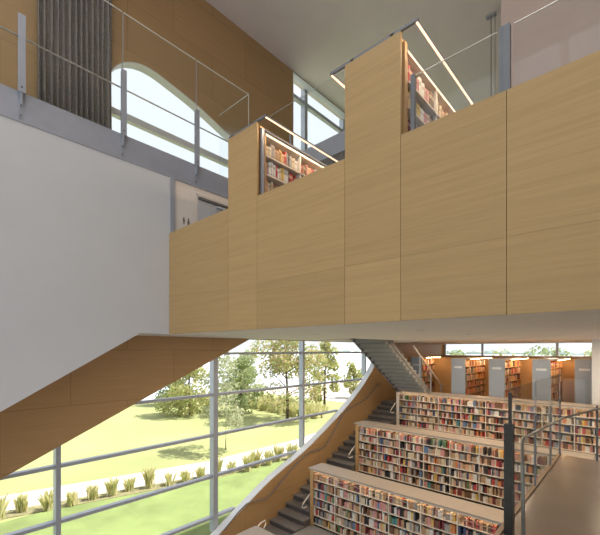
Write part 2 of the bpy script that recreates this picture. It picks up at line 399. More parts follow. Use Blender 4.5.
# washroom pictograms on the cream panel
sg = empty('washroom_sign', (XB-.02, 4.62, 2.9), 'two small dark restroom figures on the cream panel', 'sign')
for k, y in enumerate((4.58, 4.70)):
    f = MB(); x = XB-.018; cz = 3.10
    ring = [(x+.006, y+.02*math.cos(a*PI/6), cz+.02*math.sin(a*PI/6)) for a in range(12)]
    f.add(ring+[(x, q[1], q[2]) for q in ring], [tuple(range(12))]+[(i,(i+1)%12,12+(i+1)%12,12+i) for i in range(12)])
    q = .6
    body = [(-.045,-.045),(.045,-.045),(.045,-.13),(.025,-.13),(.025,-.24),(-.025,-.24),(-.025,-.13),(-.045,-.13)] if k == 0 else \
           [(-.03,-.045),(.03,-.045),(.06,-.16),(.025,-.16),(.025,-.24),(-.025,-.24),(-.025,-.16),(-.06,-.16)]
    body = [(y+a*q, cz+b*q) for a, b in body]
    f.prism(body, x, x+.006)
    f.build('pictogram', M['pict'], sg)

# ------------------------------------------------------------------ bamboo parapet (panels with open joints on a dark backing)
mb = MB()
seams = [XB+.003, -5.67, -4.85, -3.01, -2.17, -1.0, .3, 1.6, 2.9, 4.2, 6.0]
for a, b in zip(seams[:-1], seams[1:]): mb.box(a+.003, b-.003, YF, YF+.04, ZS, 1.149).box(a+.003, b-.003, YF, YF+.04, 1.151, 3.93 if a in (-5.67, -3.01) else 2.645)
struct('wall_front', mb, M['fascia'], 'long bamboo panel parapet across the upper floor', 'wall')
struct('trim_7', MB().box(XB, 6, YF+.041, YF+.10, ZS+.005, 2.63), M['joint'], 'brown backing showing in the joints of the bamboo parapet', 'trim')

# ------------------------------------------------------------------ books
def unit_book():
    """spine faces -y; x = thickness, y = depth, z = height, all 1"""
    mb = MB()
    prof = [(0,1),(0,.06),(.12,.015),(.5,0),(.88,.015),(1,.06),(1,1),(.9,1),(.9,.12),(.1,.12),(.1,1)]
    mb.prism(prof, 0, 1, 'z'); mb.cur = 1
    mb.box(.1, .9, .12, .97, .02, .975)
    me = bpy.data.meshes.new('book'); me.from_pydata(mb.v, [], mb.f)
    me.materials.append(BM[0]); me.materials.append(M['page']); me.polygons.foreach_set('material_index', mb.m); me.update()
    return me
BOOK = unit_book()
ORD = 'first second third fourth fifth sixth seventh eighth ninth tenth eleventh twelfth thirteenth fourteenth fifteenth sixteenth seventeenth eighteenth nineteenth twentieth'.split()
TENS = {20:'twenty',30:'thirty',40:'forty',50:'fifty',60:'sixty',70:'seventy',80:'eighty',90:'ninety'}
def ordinal(n):
    if n <= 20: return ORD[n-1]
    if n > 100: return 'hundred-and-' + ordinal(n-100)
    t, u = n//10*10, n % 10
    if n == 100: return 'hundredth'
    return TENS[t] + '-' + ORD[u-1] if u else TENS[t][:-1] + 'ieth'
stuff_mb = MB()
def row(length, hmax, wmin=.022, wmax=.044, weights=WARM, gap=.03):
    """books of one shelf: (offset, width, height, palette index, lean)"""
    x = .01; out = []; ci = None
    run = 0; hh = hmax
    while x < length-.06:
        if R.random() < gap: x += R.uniform(.02, .10)
        if run <= 0:
            ci = R.choices(range(len(PAL)), weights)[0]; run = R.choice([1,1,1,2,2,3]); hh = R.uniform(.66, .93)*hmax
        w = R.uniform(wmin, wmax); out.append((x, w, min(hmax*.95, hh*R.uniform(.94,1.05)), ci)); x += w + R.uniform(.0005,.003); run -= 1
    return out
def stuff_book(p, w, d, h, ci, face):
    stuff_mb.cur = ci; x, y, z = p
    if face == '-y': stuff_mb.box(x, x+w, y, y+d, z, z+h)
    else: stuff_mb.box(x-d, x, y, y+w, z, z+h)
def real_book(p, w, d, h, ci, face, label, group):
    o = bpy.data.objects.new('book', BOOK); col.objects.link(o)
    o.location = p; o.scale = (w, d, h)
    if face == '+x': o.rotation_euler = (0, 0, PI/2)
    o.material_slots[0].link = 'OBJECT'; o.material_slots[0].material = BM[ci]
    tag(o, label, 'book', group)

# upper bookcases: run back from the parapet, books on the +x side
LED_PARTS = []
def upper_bookcase(x0, x1, label, near, weights, both=True):
    zt, y0, y1 = 3.93, YF+.20, 7.4
    t = empty('bookcase', ((x0+x1)/2, YF+.2, ZU), label, 'bookcase', 'tall bookcases behind the parapet')
    MB().box(x0+.02, x1-.035, YF+.105, y0, 2.66, zt-.01).box(x0+.02, x1-.02, y0, y0+.03, ZU, 3.80).build('inner_panel', M['wood_end'], t)
    MB().box(x0+.05, x1-.36, y0+.03, y1, ZU, 3.74).build('back_panel', M['shelf'], t)
    MB().box(x1-.045, x1+.005, YF+.105, YF+.165, 2.66, zt-.06).build('upright', M['lsteel'] if near == 'balcony' else M['wood_end'], t)
    MB().box(x0+.02, x1, y0, y1, 3.77, 3.81).build('top_board', M['shelf'], t)
    MB().box(x0+.02, x1-.02, y0+.03, y1, ZU, ZU+.08).build('plinth', M['dark'], t)
    zs = [3.44, 3.11, 2.78, 2.45, 2.12, 1.79]
    for z in zs: MB().box(x1-.36, x1, y0+.03, y1, z-.025, z).build('shelf', M['shelf'], t)
    for y in (5.32, 6.3): MB().box(x1-.36, x1-.006, y-.01, y+.01, ZU+.08, 3.77).build('divider', M['shelf'], t)
    # light bars cantilevered off the top
    xa = x0-.26 if both else x0+.02
    MB().box(xa, x1+.22, YF+.0, YF+.035, zt, zt+.035).box(xa, x1+.22, y1-.3, y1-.26, zt, zt+.035).box(x0+.1, x0+.14, YF, y1-.26, zt, zt+.03).box(x1-.14, x1-.1, YF, y1-.26, zt, zt+.03).build('light_bracket', M['steel_dark'], t)
    for xx in ((x0-.24, x1+.20) if both else (x1+.20,)):
        lb = MB().box(xx-.013, xx+.013, YF+.035, y1-.26, zt, zt+.03).build('light_bar', M['steel'], t)
        MB().box(xx-.012, xx+.012, YF+.02, y1-.27, zt-.012, zt-.001).build('light_strip', M['led'], lb)
        sgn = -1 if xx > x1 else 1
        ld = bpy.data.lights.new('shelf_light', 'AREA'); ld.shape = 'RECTANGLE'; ld.size = .02; ld.size_y = 2.8; ld.energy = 10; ld.color = (1, .74, .50)
        lo = bpy.data.objects.new('shelf_lamp', ld); col.objects.link(lo); lo.parent = lb
        lo.location = (xx+sgn*.022-t.location.x, (YF+y1)/2-.1-t.location.y, zt-.006-t.location.z)
        lo.rotation_euler = (0, -sgn*math.radians(50), 0)
    for si, z in enumerate(zs):
        n = 0; seen_to = (z+.28)*YF/2.66
        for (off, w, h, ci) in row(y1-y0-.05, .29, .026, .052, weights):
            y = y0+.035+off
            if any(abs(y+w/2-q) < w/2+.012 for q in (5.32, 6.3)): continue
            p = (x1-.03-R.uniform(0,.012), y, z+.001)
            if si < 3 and y+w < seen_to:
                n += 1
                real_book(p, w, .19, h, ci, '+x', '%s book, %s from the near end, %s shelf of the bookcase nearer the %s' % (PAL[ci][0], ordinal(n), ['top','second','third'][si], near),
                          'books in the bookcase nearer the '+near)
            elif si < 4: stuff_book((p[0], y, z+.001), w, .19, h, ci, '+x')
upper_bookcase(-5.67, -4.85, 'bamboo-ended bookcase rising from the parapet nearer the glass balcony', 'balcony', [10,7,8,1.5,4,3,2,.3,.3,.3,.3,2,1.5,4,6,8], False)
upper_bookcase(-3.01, -2.17, 'tall bamboo-ended bookcase rising from the parapet nearer the hanging cable', 'cable', [10,7,8,2.5,1.2,2,3,.3,.3,.3,.3,2,1,4,6,9])

# tier bookcases: long, facing the camera, with a worktop lying on each
def tier_bookcase(x0, x1, y, zc, zf, rows, label, where, clabel, nreal=0, right_grey=False):
    t = empty('tier_bookcase', ((x0+x1)/2, y+.2, zf), label, 'bookcase', 'long bookcases stepping down the tiers')
    zt = zc-.055
    MB().box(x0, x0+.05, y+.03, y+.50, zf, zt).box(x0+.05, x0+.13, y+.03, y+.06, zf, zt).build('end_panel', M['wood_end'] if y < 15 else M['shelf'], t)
    MB().box(x1-.05, x1, y+.03, y+.50, zf, zt).build('end_panel', M['endgrey'] if right_grey else M['wood_end'], t)
    MB().box(x0+.05, x1-.05, y+.40, y+.44, zf, zt).build('back_panel', M['shelf'], t)
    MB().box(x0+.05, x1-.05, y+.10, y+.40, zf, zf+.07).build('plinth', M['dark'], t)
    MB().box(x0+.05, x1-.05, y+.035, y+.06, zt-.035, zt-.001).build('light_rail', M['shelf'], t)
    MB().box(x0+.06, x1-.06, y+.062, y+.075, zt-.03, zt-.015).build('light_strip', M['led_soft'], t)
    z0 = zf+.09; pitch = (zt-.02-z0)/rows; nb = max(1, round((x1-x0)/.93)); bw = (x1-x0-.1)/nb
    for i in range(rows): MB().box(x0+.05, x1-.05, y+.05, y+.40, z0+i*pitch-.02, z0+i*pitch).build('shelf', M['shelf'], t)
    for k in range(1, nb): MB().box(x0+.05+k*bw-.012, x0+.05+k*bw+.012, y+.06, y+.40, z0, zt-.02).build('divider', M['shelf'], t)
    for i in range(rows-1, -1, -1):
        n = 0
        for k in range(nb):
            for (off, w, h, ci) in row(bw-.03, pitch-.05, .022, .05, gap=.05):
                p = (x0+.065+k*bw+off, y+.075+R.uniform(0,.025), z0+i*pitch+.001)
                n += 1
                if nreal > 0 and i == rows-1:
                    nreal -= 1
                    real_book(p, w, .19, h, ci, '-y', '%s book, %s from the stair on the top shelf of the nearest full bookcase' % (PAL[ci][0], ordinal(n)), 'books on the top shelf of the nearest filled tier bookcase')
                else: stuff_book(p, w, .19, h, ci, '-y')
    c = MB().box(x0-.06 if y < 15 else -6.58, x1+.03, y, y+.72, zc-.05, zc).build('counter', M['counter'], center=True, bevel=.008)
    tag(c, clabel, 'counter', 'worktops along the tiers')
    return t
tier_bookcase(-8.0, -2.3, 9.19, -3.87, -5.75, 6, 'nearest long bookcase full of books on the stepped tiers', 'near', 'pale worktop on the nearest filled bookcase', nreal=145, right_grey=True)
tier_bookcase(-8.0, -.9, 11.83, -2.78, -4.65, 6, 'middle long bookcase on the tiers between the other two', 'mid', 'pale worktop on the middle tier bookcase')
tier_bookcase(-8.0, 3.0, 15.05, -1.82, -3.40, 5, 'farthest long tier bookcase below the blue-grey bookcase ends', 'far', 'pale worktop along the farthest tier bookcase')
# lowest tier, only its worktop corner and end panel show
t = empty('tier_bookcase', (-6.5, 6.5, -6.85), 'lowest tier bookcase at the bottom edge, only its stair end showing', 'bookcase', 'long bookcases stepping down the tiers')
MB().box(-8.0, -7.95, 6.25, 6.72, -6.85, -5.045).build('end_panel', M['wood_end'], t)
MB().box(-7.95, -5.0, 6.6, 6.65, -6.85, -5.045).build('back_panel', M['shelf'], t)
MB().box(-5.05, -5.0, 6.25, 6.6, -6.85, -5.045).build('end_panel', M['wood_end'], t)
for i in range(6): MB().box(-7.95, -5.05, 6.26, 6.6, -6.78+i*.29, -6.76+i*.29).build('shelf', M['shelf'], t)
tag(MB().box(-8.06, -4.97, 6.22, 6.94, -5.04, -4.99).build('counter', M['counter'], center=True, bevel=.008), 'pale worktop corner at the bottom edge beside the stair', 'counter', 'worktops along the tiers')

# far stacks, perpendicular, blue-grey ends, books on the +x side
FAR = [(-8.21, 'bookcase half hidden under the upper stair flight', 'under the stair flight'), (-5.84, 'blue-grey ended bookcase beside the orange-lit wall', 'a'),
       (-4.38, 'blue-grey ended bookcase second in from the orange-lit wall', 'b'), (-2.91, 'blue-grey ended bookcase third in from the orange-lit wall', 'c'), (-1.75, 'blue-grey ended bookcase next to the white column', 'd')]
for i, (x0, lab, _) in enumerate(FAR):
    x1 = x0+.56; y0 = {0: 16.95, 4: 16.7}.get(i, 15.78); y1 = 18.6; zf, zt = -2.5, -.33
    if i == 4: x0 -= .0
    t = empty('far_bookcase', ((x0+x1)/2, (y0+y1)/2, zf), lab, 'bookcase', 'bookcases in a row under the strip window')
    MB().box(x0, x1, y0, y0+.04, zf, zt-.03).build('end_panel', M['endgrey'], t)
    MB().box(x0+.12, x1-.12, y0-.008, y0-.001, zt-.42, zt-.34).build('label_plate', M['plate'], t)
    MB().box(x0, x1, y1-.04, y1, zf, zt-.03).build('end_panel', M['wood_end'], t)
    MB().box(x0+.26, x1-.26, y0+.04, y1-.04, zf, zt-.03).build('back_panel', M['wood_h'], t)
    MB().box(x0-.01, x1+.01, y0-.005, y1+.005, zt-.03, zt).build('top_board', M['counter'], t)
    br = MB().box(x1+.011, x1+.26, y0, y0+.03, zt-.03, zt).box(x1+.011, x1+.26, y1-.03, y1, zt-.03, zt).build('light_bracket', M['steel'], t)
    lb = MB().box(x1+.21, x1+.25, y0+.03, y1-.03, zt-.03, zt).build('light_bar', M['steel'], t)
    MB().box(x1+.216, x1+.244, y0+.03, y1-.03, zt-.042, zt-.031).build('light_strip', M['led_far'], lb)
    for k in range(7):
        z = zf+.08+k*.29
        MB().box(x0+.01, x1-.01, y0+.04, y1-.04, z-.02, z).build('shelf', M['wood_h'], t)
        for (off, w, h, ci) in row(y1-y0-.12, .26, .026, .055, [6,4,7,7,3,3,4,1,1,1,1,2,1,5,4,8]):
            stuff_book((x1-.03, y0+.05+off, z+.001), w, .19, h, ci, '+x')
books = stuff_mb.build('books', BP); tag(books, 'the packed smaller books on the remaining shelves of all bookcases', 'books', None, 'stuff')

# ------------------------------------------------------------------ tiers, stairs
struct('floor_tier', MB().box(-8.0, 3, 15.56, 23.4, -3.5, -2.5).box(-8.0, 3, 12.35, 15.56, -4.5, -3.40).box(-8.0, 3, 9.71, 12.35, -5.6, -4.65).box(-8.0, 3, 6.75, 9.71, -6.7, -5.75).box(-8.0, 3, 3.0, 6.75, -7.8, -6.85)
       .box(XW, -8.0, 16.2, 23.4, -3.5, -2.5), M['carpet'], 'grey carpeted reading tiers between the bookcases', 'floor')
st = empty('staircase', (-8.6, 5, -9), 'dark grey stair climbing between the window wall and the bookcases', 'stairs')
prof = []; y, z = 4.4, -2.5-.17*31; rise, run = .17, .383
y = 16.2-run*31
treads = MB(); body = [(y, z-.5)]
while z < -2.51:
    body += [(y, z), (y, z+rise)] ; treads.box(XW+.004, -8.004, y-.03, y+run+.0, z+rise-.0, z+rise+.03); z += rise; y += run
body += [(y, z), (y, z-.5)]
MB().prism(body, XW+.004, -8.004).build('stair_body', M['riser'], st)
treads.build('treads', M['stair'], st)
# upper flight seen from below, stepped soffit
fl = empty('stair_flight', (-7.3, 14, -2.5), 'grey stair flight with stepped underside rising through the soffit', 'stairs')
n = 25; ru, ri = .272, 4.2/25; ys = 16.7
# body as one step box per tread for a clean stepped underside
sb = MB()
for i in range(n): sb.box(-7.93, -6.67, ys-ru*(i+1)-.06, ys-ru*i, max(-1.86 if ys-ru*i < 15.9 else -2.5, -2.5+ri*(i)-.13), -2.5+ri*(i+1))
sb.build('steps', M['flight'], fl)
nb_ = MB()  # dark strips paint a shadow line under each step
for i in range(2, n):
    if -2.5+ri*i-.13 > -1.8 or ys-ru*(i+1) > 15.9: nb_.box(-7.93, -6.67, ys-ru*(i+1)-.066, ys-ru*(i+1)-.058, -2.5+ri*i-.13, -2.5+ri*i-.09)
nb_.build('painted_shadow_line', M['stair'], fl)
MB().prism([(ys+.05,-2.5),(ys-.45,-2.5),(15.86,-2.27),(15.86,-1.86),(15.1,-1.86),(ys-ru*n, 1.7-.24),(ys-ru*n, 1.75),(ys+.05,-2.5+.2)], -7.99, -7.93).build('stringer', M['stair'], fl)
MB().prism([(15.0,-1.55),(ys-ru*n, 1.7-.10),(ys-ru*n, 1.72),(15.0,-1.45)], -6.67, -6.645).build('stringer', M['flight'], fl)
hr = MB(); hr.tube([(-6.64, ys+.25, -1.62), (-6.64, ys, -1.55), (-6.64, ys-ru*10.3, .17)], .03)
h = hr.build('handrail', M['shelf'], fl)
pm = MB()
for i in (0, 4, 8): pm.box(-6.66, -6.62, ys-ru*i-.05, ys-ru*i-.01, -2.5+ri*i+.05, -1.56+ri*i)
pm.build('balusters', M['steel'], fl)

# handrail on the window wall and short handrails at the bookcase ends
wr = empty('wall_handrail', (-9.1, 11, -3.7), 'thin dark handrail stepping up the bamboo wall under the window', 'handrail')
pts = [(6.6,-5.35),(7.45,-4.83),(8.23,-4.90),(8.73,-4.68),(9.8,-4.06),(10.54,-3.80),(11.32,-3.80),(11.9,-3.35),(12.6,-2.68),(13.2,-2.45),(14.2,-2.25),(14.9,-1.9),(15.55,-1.55)]
MB().tube([(-9.1, a, b) for a, b in smooth_poly(pts, 3)], .02).build('rail', M['stair'], wr, smooth=True)
bk = MB()
for a, b in ((7.0,-5.11),(9.3,-4.36),(12.2,-3.06),(14.5,-2.13)): bk.tube([(-9.19, a, b-.06), (-9.1, a, b-.06), (-9.1, a, b)], .01, 6)
bk.build('bracket', M['stair'], wr)
for i, (y0, z0, lab) in enumerate([(9.0,-5.1,'nearest filled bookcase'), (11.6,-4.02,'middle tier bookcase'), (14.8,-2.72,'farthest tier bookcase'), (6.9,-5.35,'worktop corner at the bottom edge')]):
    h = empty('stair_handrail', (-8.07, y0, z0), 'short pale looped handrail on the stair end of the '+lab, 'handrail', 'short handrails along the stair')
    if i < 3:
        pts = [(-8.03, y0+.12, z0-.02), (-8.09, y0+.04, z0-.06), (-8.09, y0-.08, z0-.02), (-8.09, y0-.02, z0+.1), (-8.09, y0+.3, z0+.30), (-8.09, y0+1.3, z0+.78), (-8.09, y0+1.5, z0+.86), (-8.03, y0+1.52, z0+.8)]
    else:
        pts = [(-8.03, y0-.5, z0-.05), (-8.09, y0-.4, z0+.02), (-8.09, y0+.25, z0+.34), (-8.09, y0+.42, z0+.36), (-8.09, y0+.44, z0+.24), (-8.03, y0+.3, z0+.18)]
    MB().tube(pts, .022).build('rail', M['shelf'], h, smooth=True)

# ------------------------------------------------------------------ walkway at right
struct('floor_walkway', MB().box(-1.14, 4, -3, 8.6, -2.22, -2.0), M['concrete'], 'smooth grey concrete walkway floor tinted with warm wood reflection', 'floor')
struct('trim_8', MB().box(-1.16, -1.11, -3, 8.62, -2.25, -1.98), M['kerb'], 'thin brown kerb along the walkway edge', 'trim')
g = empty('glass_guard', (-1.12, 6.5, -2.0), 'clear glass guard with steel posts along the walkway', 'guard')
for (x, y, w, zt) in ((-1.045,4.5,.085,-.80), (-1.12,6.28,.026,-.95), (-1.12,7.52,.026,-.95), (-1.12,8.52,.03,-.93), (-.57,8.55,.034,-1.0), (1.0,8.55,.034,-1.0), (2.6,8.55,.034,-1.0)):
    p = MB().box(x-w/2, x+w/2, y-w/2, y+w/2, -2.0 if w > .07 else (-1.97 if x < -1 else -2.0), zt).build('post', M['dsteel'] if w > .07 else M['steel_dark'], g)
MB().box(-1.05, -1.02, 4.48, 4.51, -.80, -.46).build('post_tip', M['dsteel'], g)
for (a, b) in ((4.6, 6.25), (6.31, 7.49), (7.55, 8.5)): MB().box(-1.126, -1.114, a, b, -1.9, -.45).build('glass_panel', M['glass'], g)
for yy in (6.28, 7.52, 8.52): MB().box(-1.127, -1.113, yy-.006, yy+.006, -.95, -.45).build('glass_edge', M['steel'], g)
for (a, b) in ((-1.09, -.60), (-.54, .97), (1.03, 2.57)): MB().box(a, b, 8.544, 8.556, -1.95, -.55).build('glass_panel', M['glass'], g)
MB().tube([(-.92, 4.55, -2.02), (-1.05, 5.12, -1.10), (-1.05, 5.22, -1.08), (-1.05, 6.3, -1.14), (-1.05, 8.2, -1.25), (-1.0, 8.44, -1.24), (-.8, 8.48, -1.16), (-.5, 8.48, -1.03), (2.6, 8.48, -1.0)], .019).build('handrail', M['handrail'], g, smooth=True)

# ------------------------------------------------------------------ guard on the parapet and the balcony
g = empty('glass_guard', (-.5, YF+.12, 2.65), 'clear glass guard with grey posts standing on the bamboo parapet', 'guard')
for x, w in ((-2.08,.05), (-1.088,.03), (-1.036,.07)):
    MB().box(x-w/2, x+w/2, YF+.13, YF+.19, 2.4, 3.42).build('post', M['steel_dark'], g)
MB().box(-2.05, -1.13, YF+.155, YF+.165, 2.5, 3.40).build('glass_panel', M['glass'], g)
MB().box(-.97, 4, YF+.155, YF+.165, 2.5, 3.40).build('glass_panel', M['glass'], g)
MB().box(-2.05, -1.13, YF+.154, YF+.166, 3.40, 3.408).box(-.97, 4, YF+.154, YF+.166, 3.40, 3.408).build('glass_edge', M['brushed'], g)

g = empty('balcony_guard', (XB, 3, 4.45), 'tall glass guard with steel posts and thin handrail on the balcony', 'guard')
py = [-.25, 1.46, 3.16, 4.87]
for y in py:
    p = MB().box(XB+.016, XB+.028, y-.03, y+.03, 3.99, 5.73).box(XB+.028, XB+.10, y-.012, y+.012, 4.2, 5.73).box(XB+.10, XB+.112, y-.055, y+.055, 4.4, 5.73).build('post', M['lsteel'], g)
    MB().box(XB+.112, XB+.12, y-.012, y+.012, 4.47, 4.50).box(XB+.028, XB+.036, y-.012, y+.012, 4.02, 4.05).build('bolt', M['closer'], p)
for a, b in ((-1.9, -.27), (-.23, 1.445), (1.475, 3.145), (3.175, 4.855), (4.885, 6.47)):
    q = MB().box(XB+.045, XB+.057, a, b, 4.42, 6.93).build('glass_panel', M['glass'], g)
    MB().box(XB+.043, XB+.059, a, b, 6.93, 6.943).build('glass_edge', M['edge'], q)
for y in py[2:]: MB().box(XB+.044, XB+.058, y-.005, y+.005, 5.73, 6.93).build('glass_edge', M['steel'], g)
q = MB().box(XW+.02, XB+.04, 6.47, 6.482, 4.46, 6.93).build('glass_panel', M['glass'], g)
MB().box(XW+.02, XB+.06, 6.468, 6.484, 6.93, 6.943).build('glass_edge', M['edge'], q)
MB().box(XB+.045, XB+.06, 6.47, 6.483, 4.46, 6.94).build('glass_edge', M['edge'], g)
MB().tube([(XB-.04, -1.9, 5.43), (XB-.04, 6.4, 5.43)], .016).build('handrail', M['brushed'], g)

# the smaller balcony beyond, in front of the tall upper window
struct('floor_landing', MB().box(-8.3, -4.6, 8.5, 9.2, 5.6, 6.15), M['lsteel'], 'grey edge of the farther upper landing', 'floor')
g = empty('landing_guard', (-6, 8.52, 6.0), 'glass guard on the farther landing before the tall upper window', 'guard')
for x in (-8.2, -5.8, -4.7): MB().box(x-.03, x+.03, 8.47, 8.5, 5.75, 6.95).build('post', M['steel'], g)
for a, b in ((-9.15, -8.22), (-8.18, -5.83), (-5.77, -4.73)):
    q = MB().box(a, b, 8.51, 8.522, 5.95, 7.85).build('glass_panel', M['glass'], g)
    MB().box(a, b, 8.508, 8.524, 7.85, 7.865).build('glass_edge', M['edge'], q)

# curtain and pendant cable
cu = empty('curtain', (XW+.22, 2.66, 4.43), 'dark grey pleated curtain hanging beside the curved window', 'curtain')
cv = []; nn = 150
for k, z in enumerate((4.46, 6.0, 8.0, 9.9)):
    for i in range(nn+1):
        u = i/nn; y = 1.94 + u*1.45
        cv.append((XW+.20 + .06*math.sin(u*2*PI*13 + .5*math.sin(u*23)) + .012*math.sin(u*91+k), y + .006*math.sin(k*2+u*40), z))
m2 = MB(); m2.add(cv, [(k*(nn+1)+i, k*(nn+1)+i+1, (k+1)*(nn+1)+i+1, (k+1)*(nn+1)+i) for k in range(3) for i in range(nn)])
c = m2.build('cloth', M['curtain'], cu, smooth=True); so = c.modifiers.new('s', 'SOLIDIFY'); so.thickness = .006
MB().box(XW+.14, XW+.24, 1.8, 3.5, 9.9, ZC).build('curtain_track', M['steel'], cu)
pn = empty('pendant_lamp', (-3.29, 12.07, ZC), 'slender hanging lamp on a thin double cable from the ceiling', 'lamp')
MB().box(-3.42, -3.16, 12.0, 12.14, ZC-.05, ZC).build('ceiling_plate', M['steel'], pn)
MB().tube([(-3.29, 12.07, ZC-.05), (-3.29, 12.07, 5.3)], .012, 6).tube([(-3.18, 12.07, ZC-.05), (-3.18, 12.07, 5.3)], .008, 6).build('cable', M['closer'], pn)
MB().box(-4.2, -2.3, 12.02, 12.12, 5.22, 5.3).build('lamp_body', M['steel'], pn)

# ------------------------------------------------------------------ outdoors
struct('lawn', MB().box(-62, -9.8, -40, 105, GZ-.3, GZ), M['lawn'], 'sunlit park lawn outside the window', 'lawn')
struct('lawn', MB().box(-24.5, -9.8, -40, 60, GZ-.2, GZ+.01), M['lawn_shade'], 'near strip of lawn coloured greener for shade, between path and building', 'lawn')
pa = [(-29.2,-30),(-29.0,4.3),(-25.7,17.1),(-25.4,27.4),(-27.5,40),(-36,62),(-60,84),(-60,100),(-44,84),(-30,60),(-23.6,40),(-22.0,24.1),(-23.0,15.3),(-26.2,3.9),(-26.5,-30)]
struct('path', MB().prism(pa, GZ-.02, GZ+.02, 'z').box(-62, -38, 52, 100, GZ-.02, GZ+.03), M['path'], 'pale concrete path curving across the lawn', 'path')
struct('water', MB().box(-700, -62, -300, 900, GZ-.9, GZ-.6).box(-62, 300, 105, 900, GZ-.9, GZ-.6), M['water'], 'pale river beyond the lawn', 'water')
hb = MB()
def shore(n, step, amp, seed):
    q = random.Random(seed); return [(k*step, GZ + 5 + amp*(.35*math.sin(k*.31+seed)+.25*math.sin(k*.9+1)+.5*q.random())) for k in range(n)]
p = shore(260, 5, 6, 3); hb.prism([(a-300, b) for a, b in p] + [(995, GZ-1), (-300, GZ-1)], -760, -700)
p = shore(220, 5, 6, 4); hb.prism([(a-700, b) for a, b in p] + [(395, GZ-1), (-700, GZ-1)], 880, 930, 'y')
struct('terrain', hb, M['hill'], 'tree line painted pale with haze on the far shore', 'terrain')

def tree(name, x, y, h, r, base, kind, label, seed, bark='bark', leafn=1500, leafs=.34, trunk_r=.16, group='trees in the park'):
    rr = random.Random(seed)
    t = empty(name, (x, y, GZ), label, 'tree', group)
    tb = MB(); bend = rr.uniform(-.3,.3)
    tb.tube([(x,y,GZ-.1),(x+bend*.3,y,GZ+h*.3),(x+bend,y+bend*.4,GZ+h*.6),(x+bend*.8,y,GZ+h*.92)], [trunk_r*1.25, trunk_r, trunk_r*.6, .03], 8)
    for k in range(7):
        a = k*2.4+rr.random(); zz = GZ+base+(h*.8-base)*k/7
        L_ = r*.75*(1-.5*k/7)
        tb.tube([(x+bend*.6,y,zz),(x+math.cos(a)*L_*.6,y+math.sin(a)*L_*.6,zz+L_*.35),(x+math.cos(a)*L_,y+math.sin(a)*L_,zz+L_*.6)], [trunk_r*.45, trunk_r*.28, .02], 6)
    tb.build('trunk', M[bark], t, smooth=True)
    blobs = []
    for k in range(16):
        a = rr.uniform(0, 2*PI); v = rr.random(); zz = GZ+base+(h-base)*v*.92
        q = r*(.25+.6*math.sin(PI*min(1,(v*.8+.18))))*math.sqrt(rr.random())
        blobs.append((x+bend*.6+math.cos(a)*q, y+math.sin(a)*q, zz, r*rr.uniform(.28,.46)))
    lb = MB()
    for k in range(leafn):
        b = rr.choice(blobs)
        d = Vector((rr.gauss(0,1), rr.gauss(0,1), rr.gauss(0,.8))).normalized()*b[3]*rr.uniform(.55,1.05)
        c_ = Vector(b[:3])+d; n1 = Vector((rr.gauss(0,1), rr.gauss(0,1), rr.gauss(0,1))).normalized(); n2 = n1.orthogonal().normalized(); s_ = leafs*rr.uniform(.5,1.1)
        n3 = n1.cross(n2)
        lb.add([c_-n2*s_*.5, c_+n3*s_*.32, c_+n2*s_*.55, c_-n3*s_*.32], [(0,1,2,3)])
    f = lb.build('foliage', LEAF[kind], t)
    return t
tree('maple_tree', -33.4, 34.1, 12.4, 5.0, 3.2, 'autumn', 'large tree with yellow and orange leaves left of the central mullion', 1, leafn=6500, leafs=.42)
tree('birch_tree', -27.5, 20.1, 9.0, 2.3, 2.4, 'pale', 'slender pale green tree standing nearest the path', 2, 'pbark', leafn=2600, leafs=.30, trunk_r=.06)
tree('park_tree', -46, 27.6, 7.4, 4.2, .6, 'yellow', 'broad low yellow-green tree at the back of the lawn', 3, leafn=5000, leafs=.45)
tree('park_tree', -41.5, 33.0, 9.0, 3.3, .8, 'green', 'green tree behind the slender pale tree', 4, leafn=4500, leafs=.42)
tree('park_tree', -52, 42.0, 8.6, 3.6, .8, 'pale', 'pale green tree between the slender tree and the orange tree', 5, leafn=3500, leafs=.48)
tree('park_tree', -36.5, 45.5, 11.2, 2.5, 1.4, 'yellow', 'tall yellow-green tree just right of the central mullion', 6, leafn=3200, leafs=.45)
tree('park_tree', -39.5, 58.0, 7.0, 2.2, 1.0, 'yellow', 'small yellow-green tree between the tall tree and the orange tree by the river', 7, leafn=2500, leafs=.45)
tree('park_tree', -42.5, 74.0, 8.0, 2.7, 1.4, 'autumn', 'small round orange tree by the river plaza', 8, leafn=2500, leafs=.5)
tree('park_tree', -47.0, 97.0, 7.5, 2.6, 1.6, 'yellow', 'far small yellow tree beside the window frame', 9, leafn=1500, leafs=.6)
tree('park_tree', -56, 31.0, 7.6, 3.8, .6, 'green', 'green tree at the far left of the lawn behind the yellow one', 10, leafn=3500, leafs=.5)
for k, (x, y, kind, lab) in enumerate([(-33,72,'pale','pale tree seen through the strip window at its stair end'), (-24,66,'green','green tree seen through the strip window, second from its stair end'), (-17,74,'yellow','yellow-green tree seen through the middle of the strip window'),
                         (-10,64,'green','green tree seen through the strip window above the white label plates'), (-3.5,70,'yellow','bright yellow-green tree at the column end of the strip window')]):
    tree('park_tree', x, y, 8.6+.5*(k%2), 4.2, 1.5, kind, lab, 20+k, leafn=2200, leafs=.6)
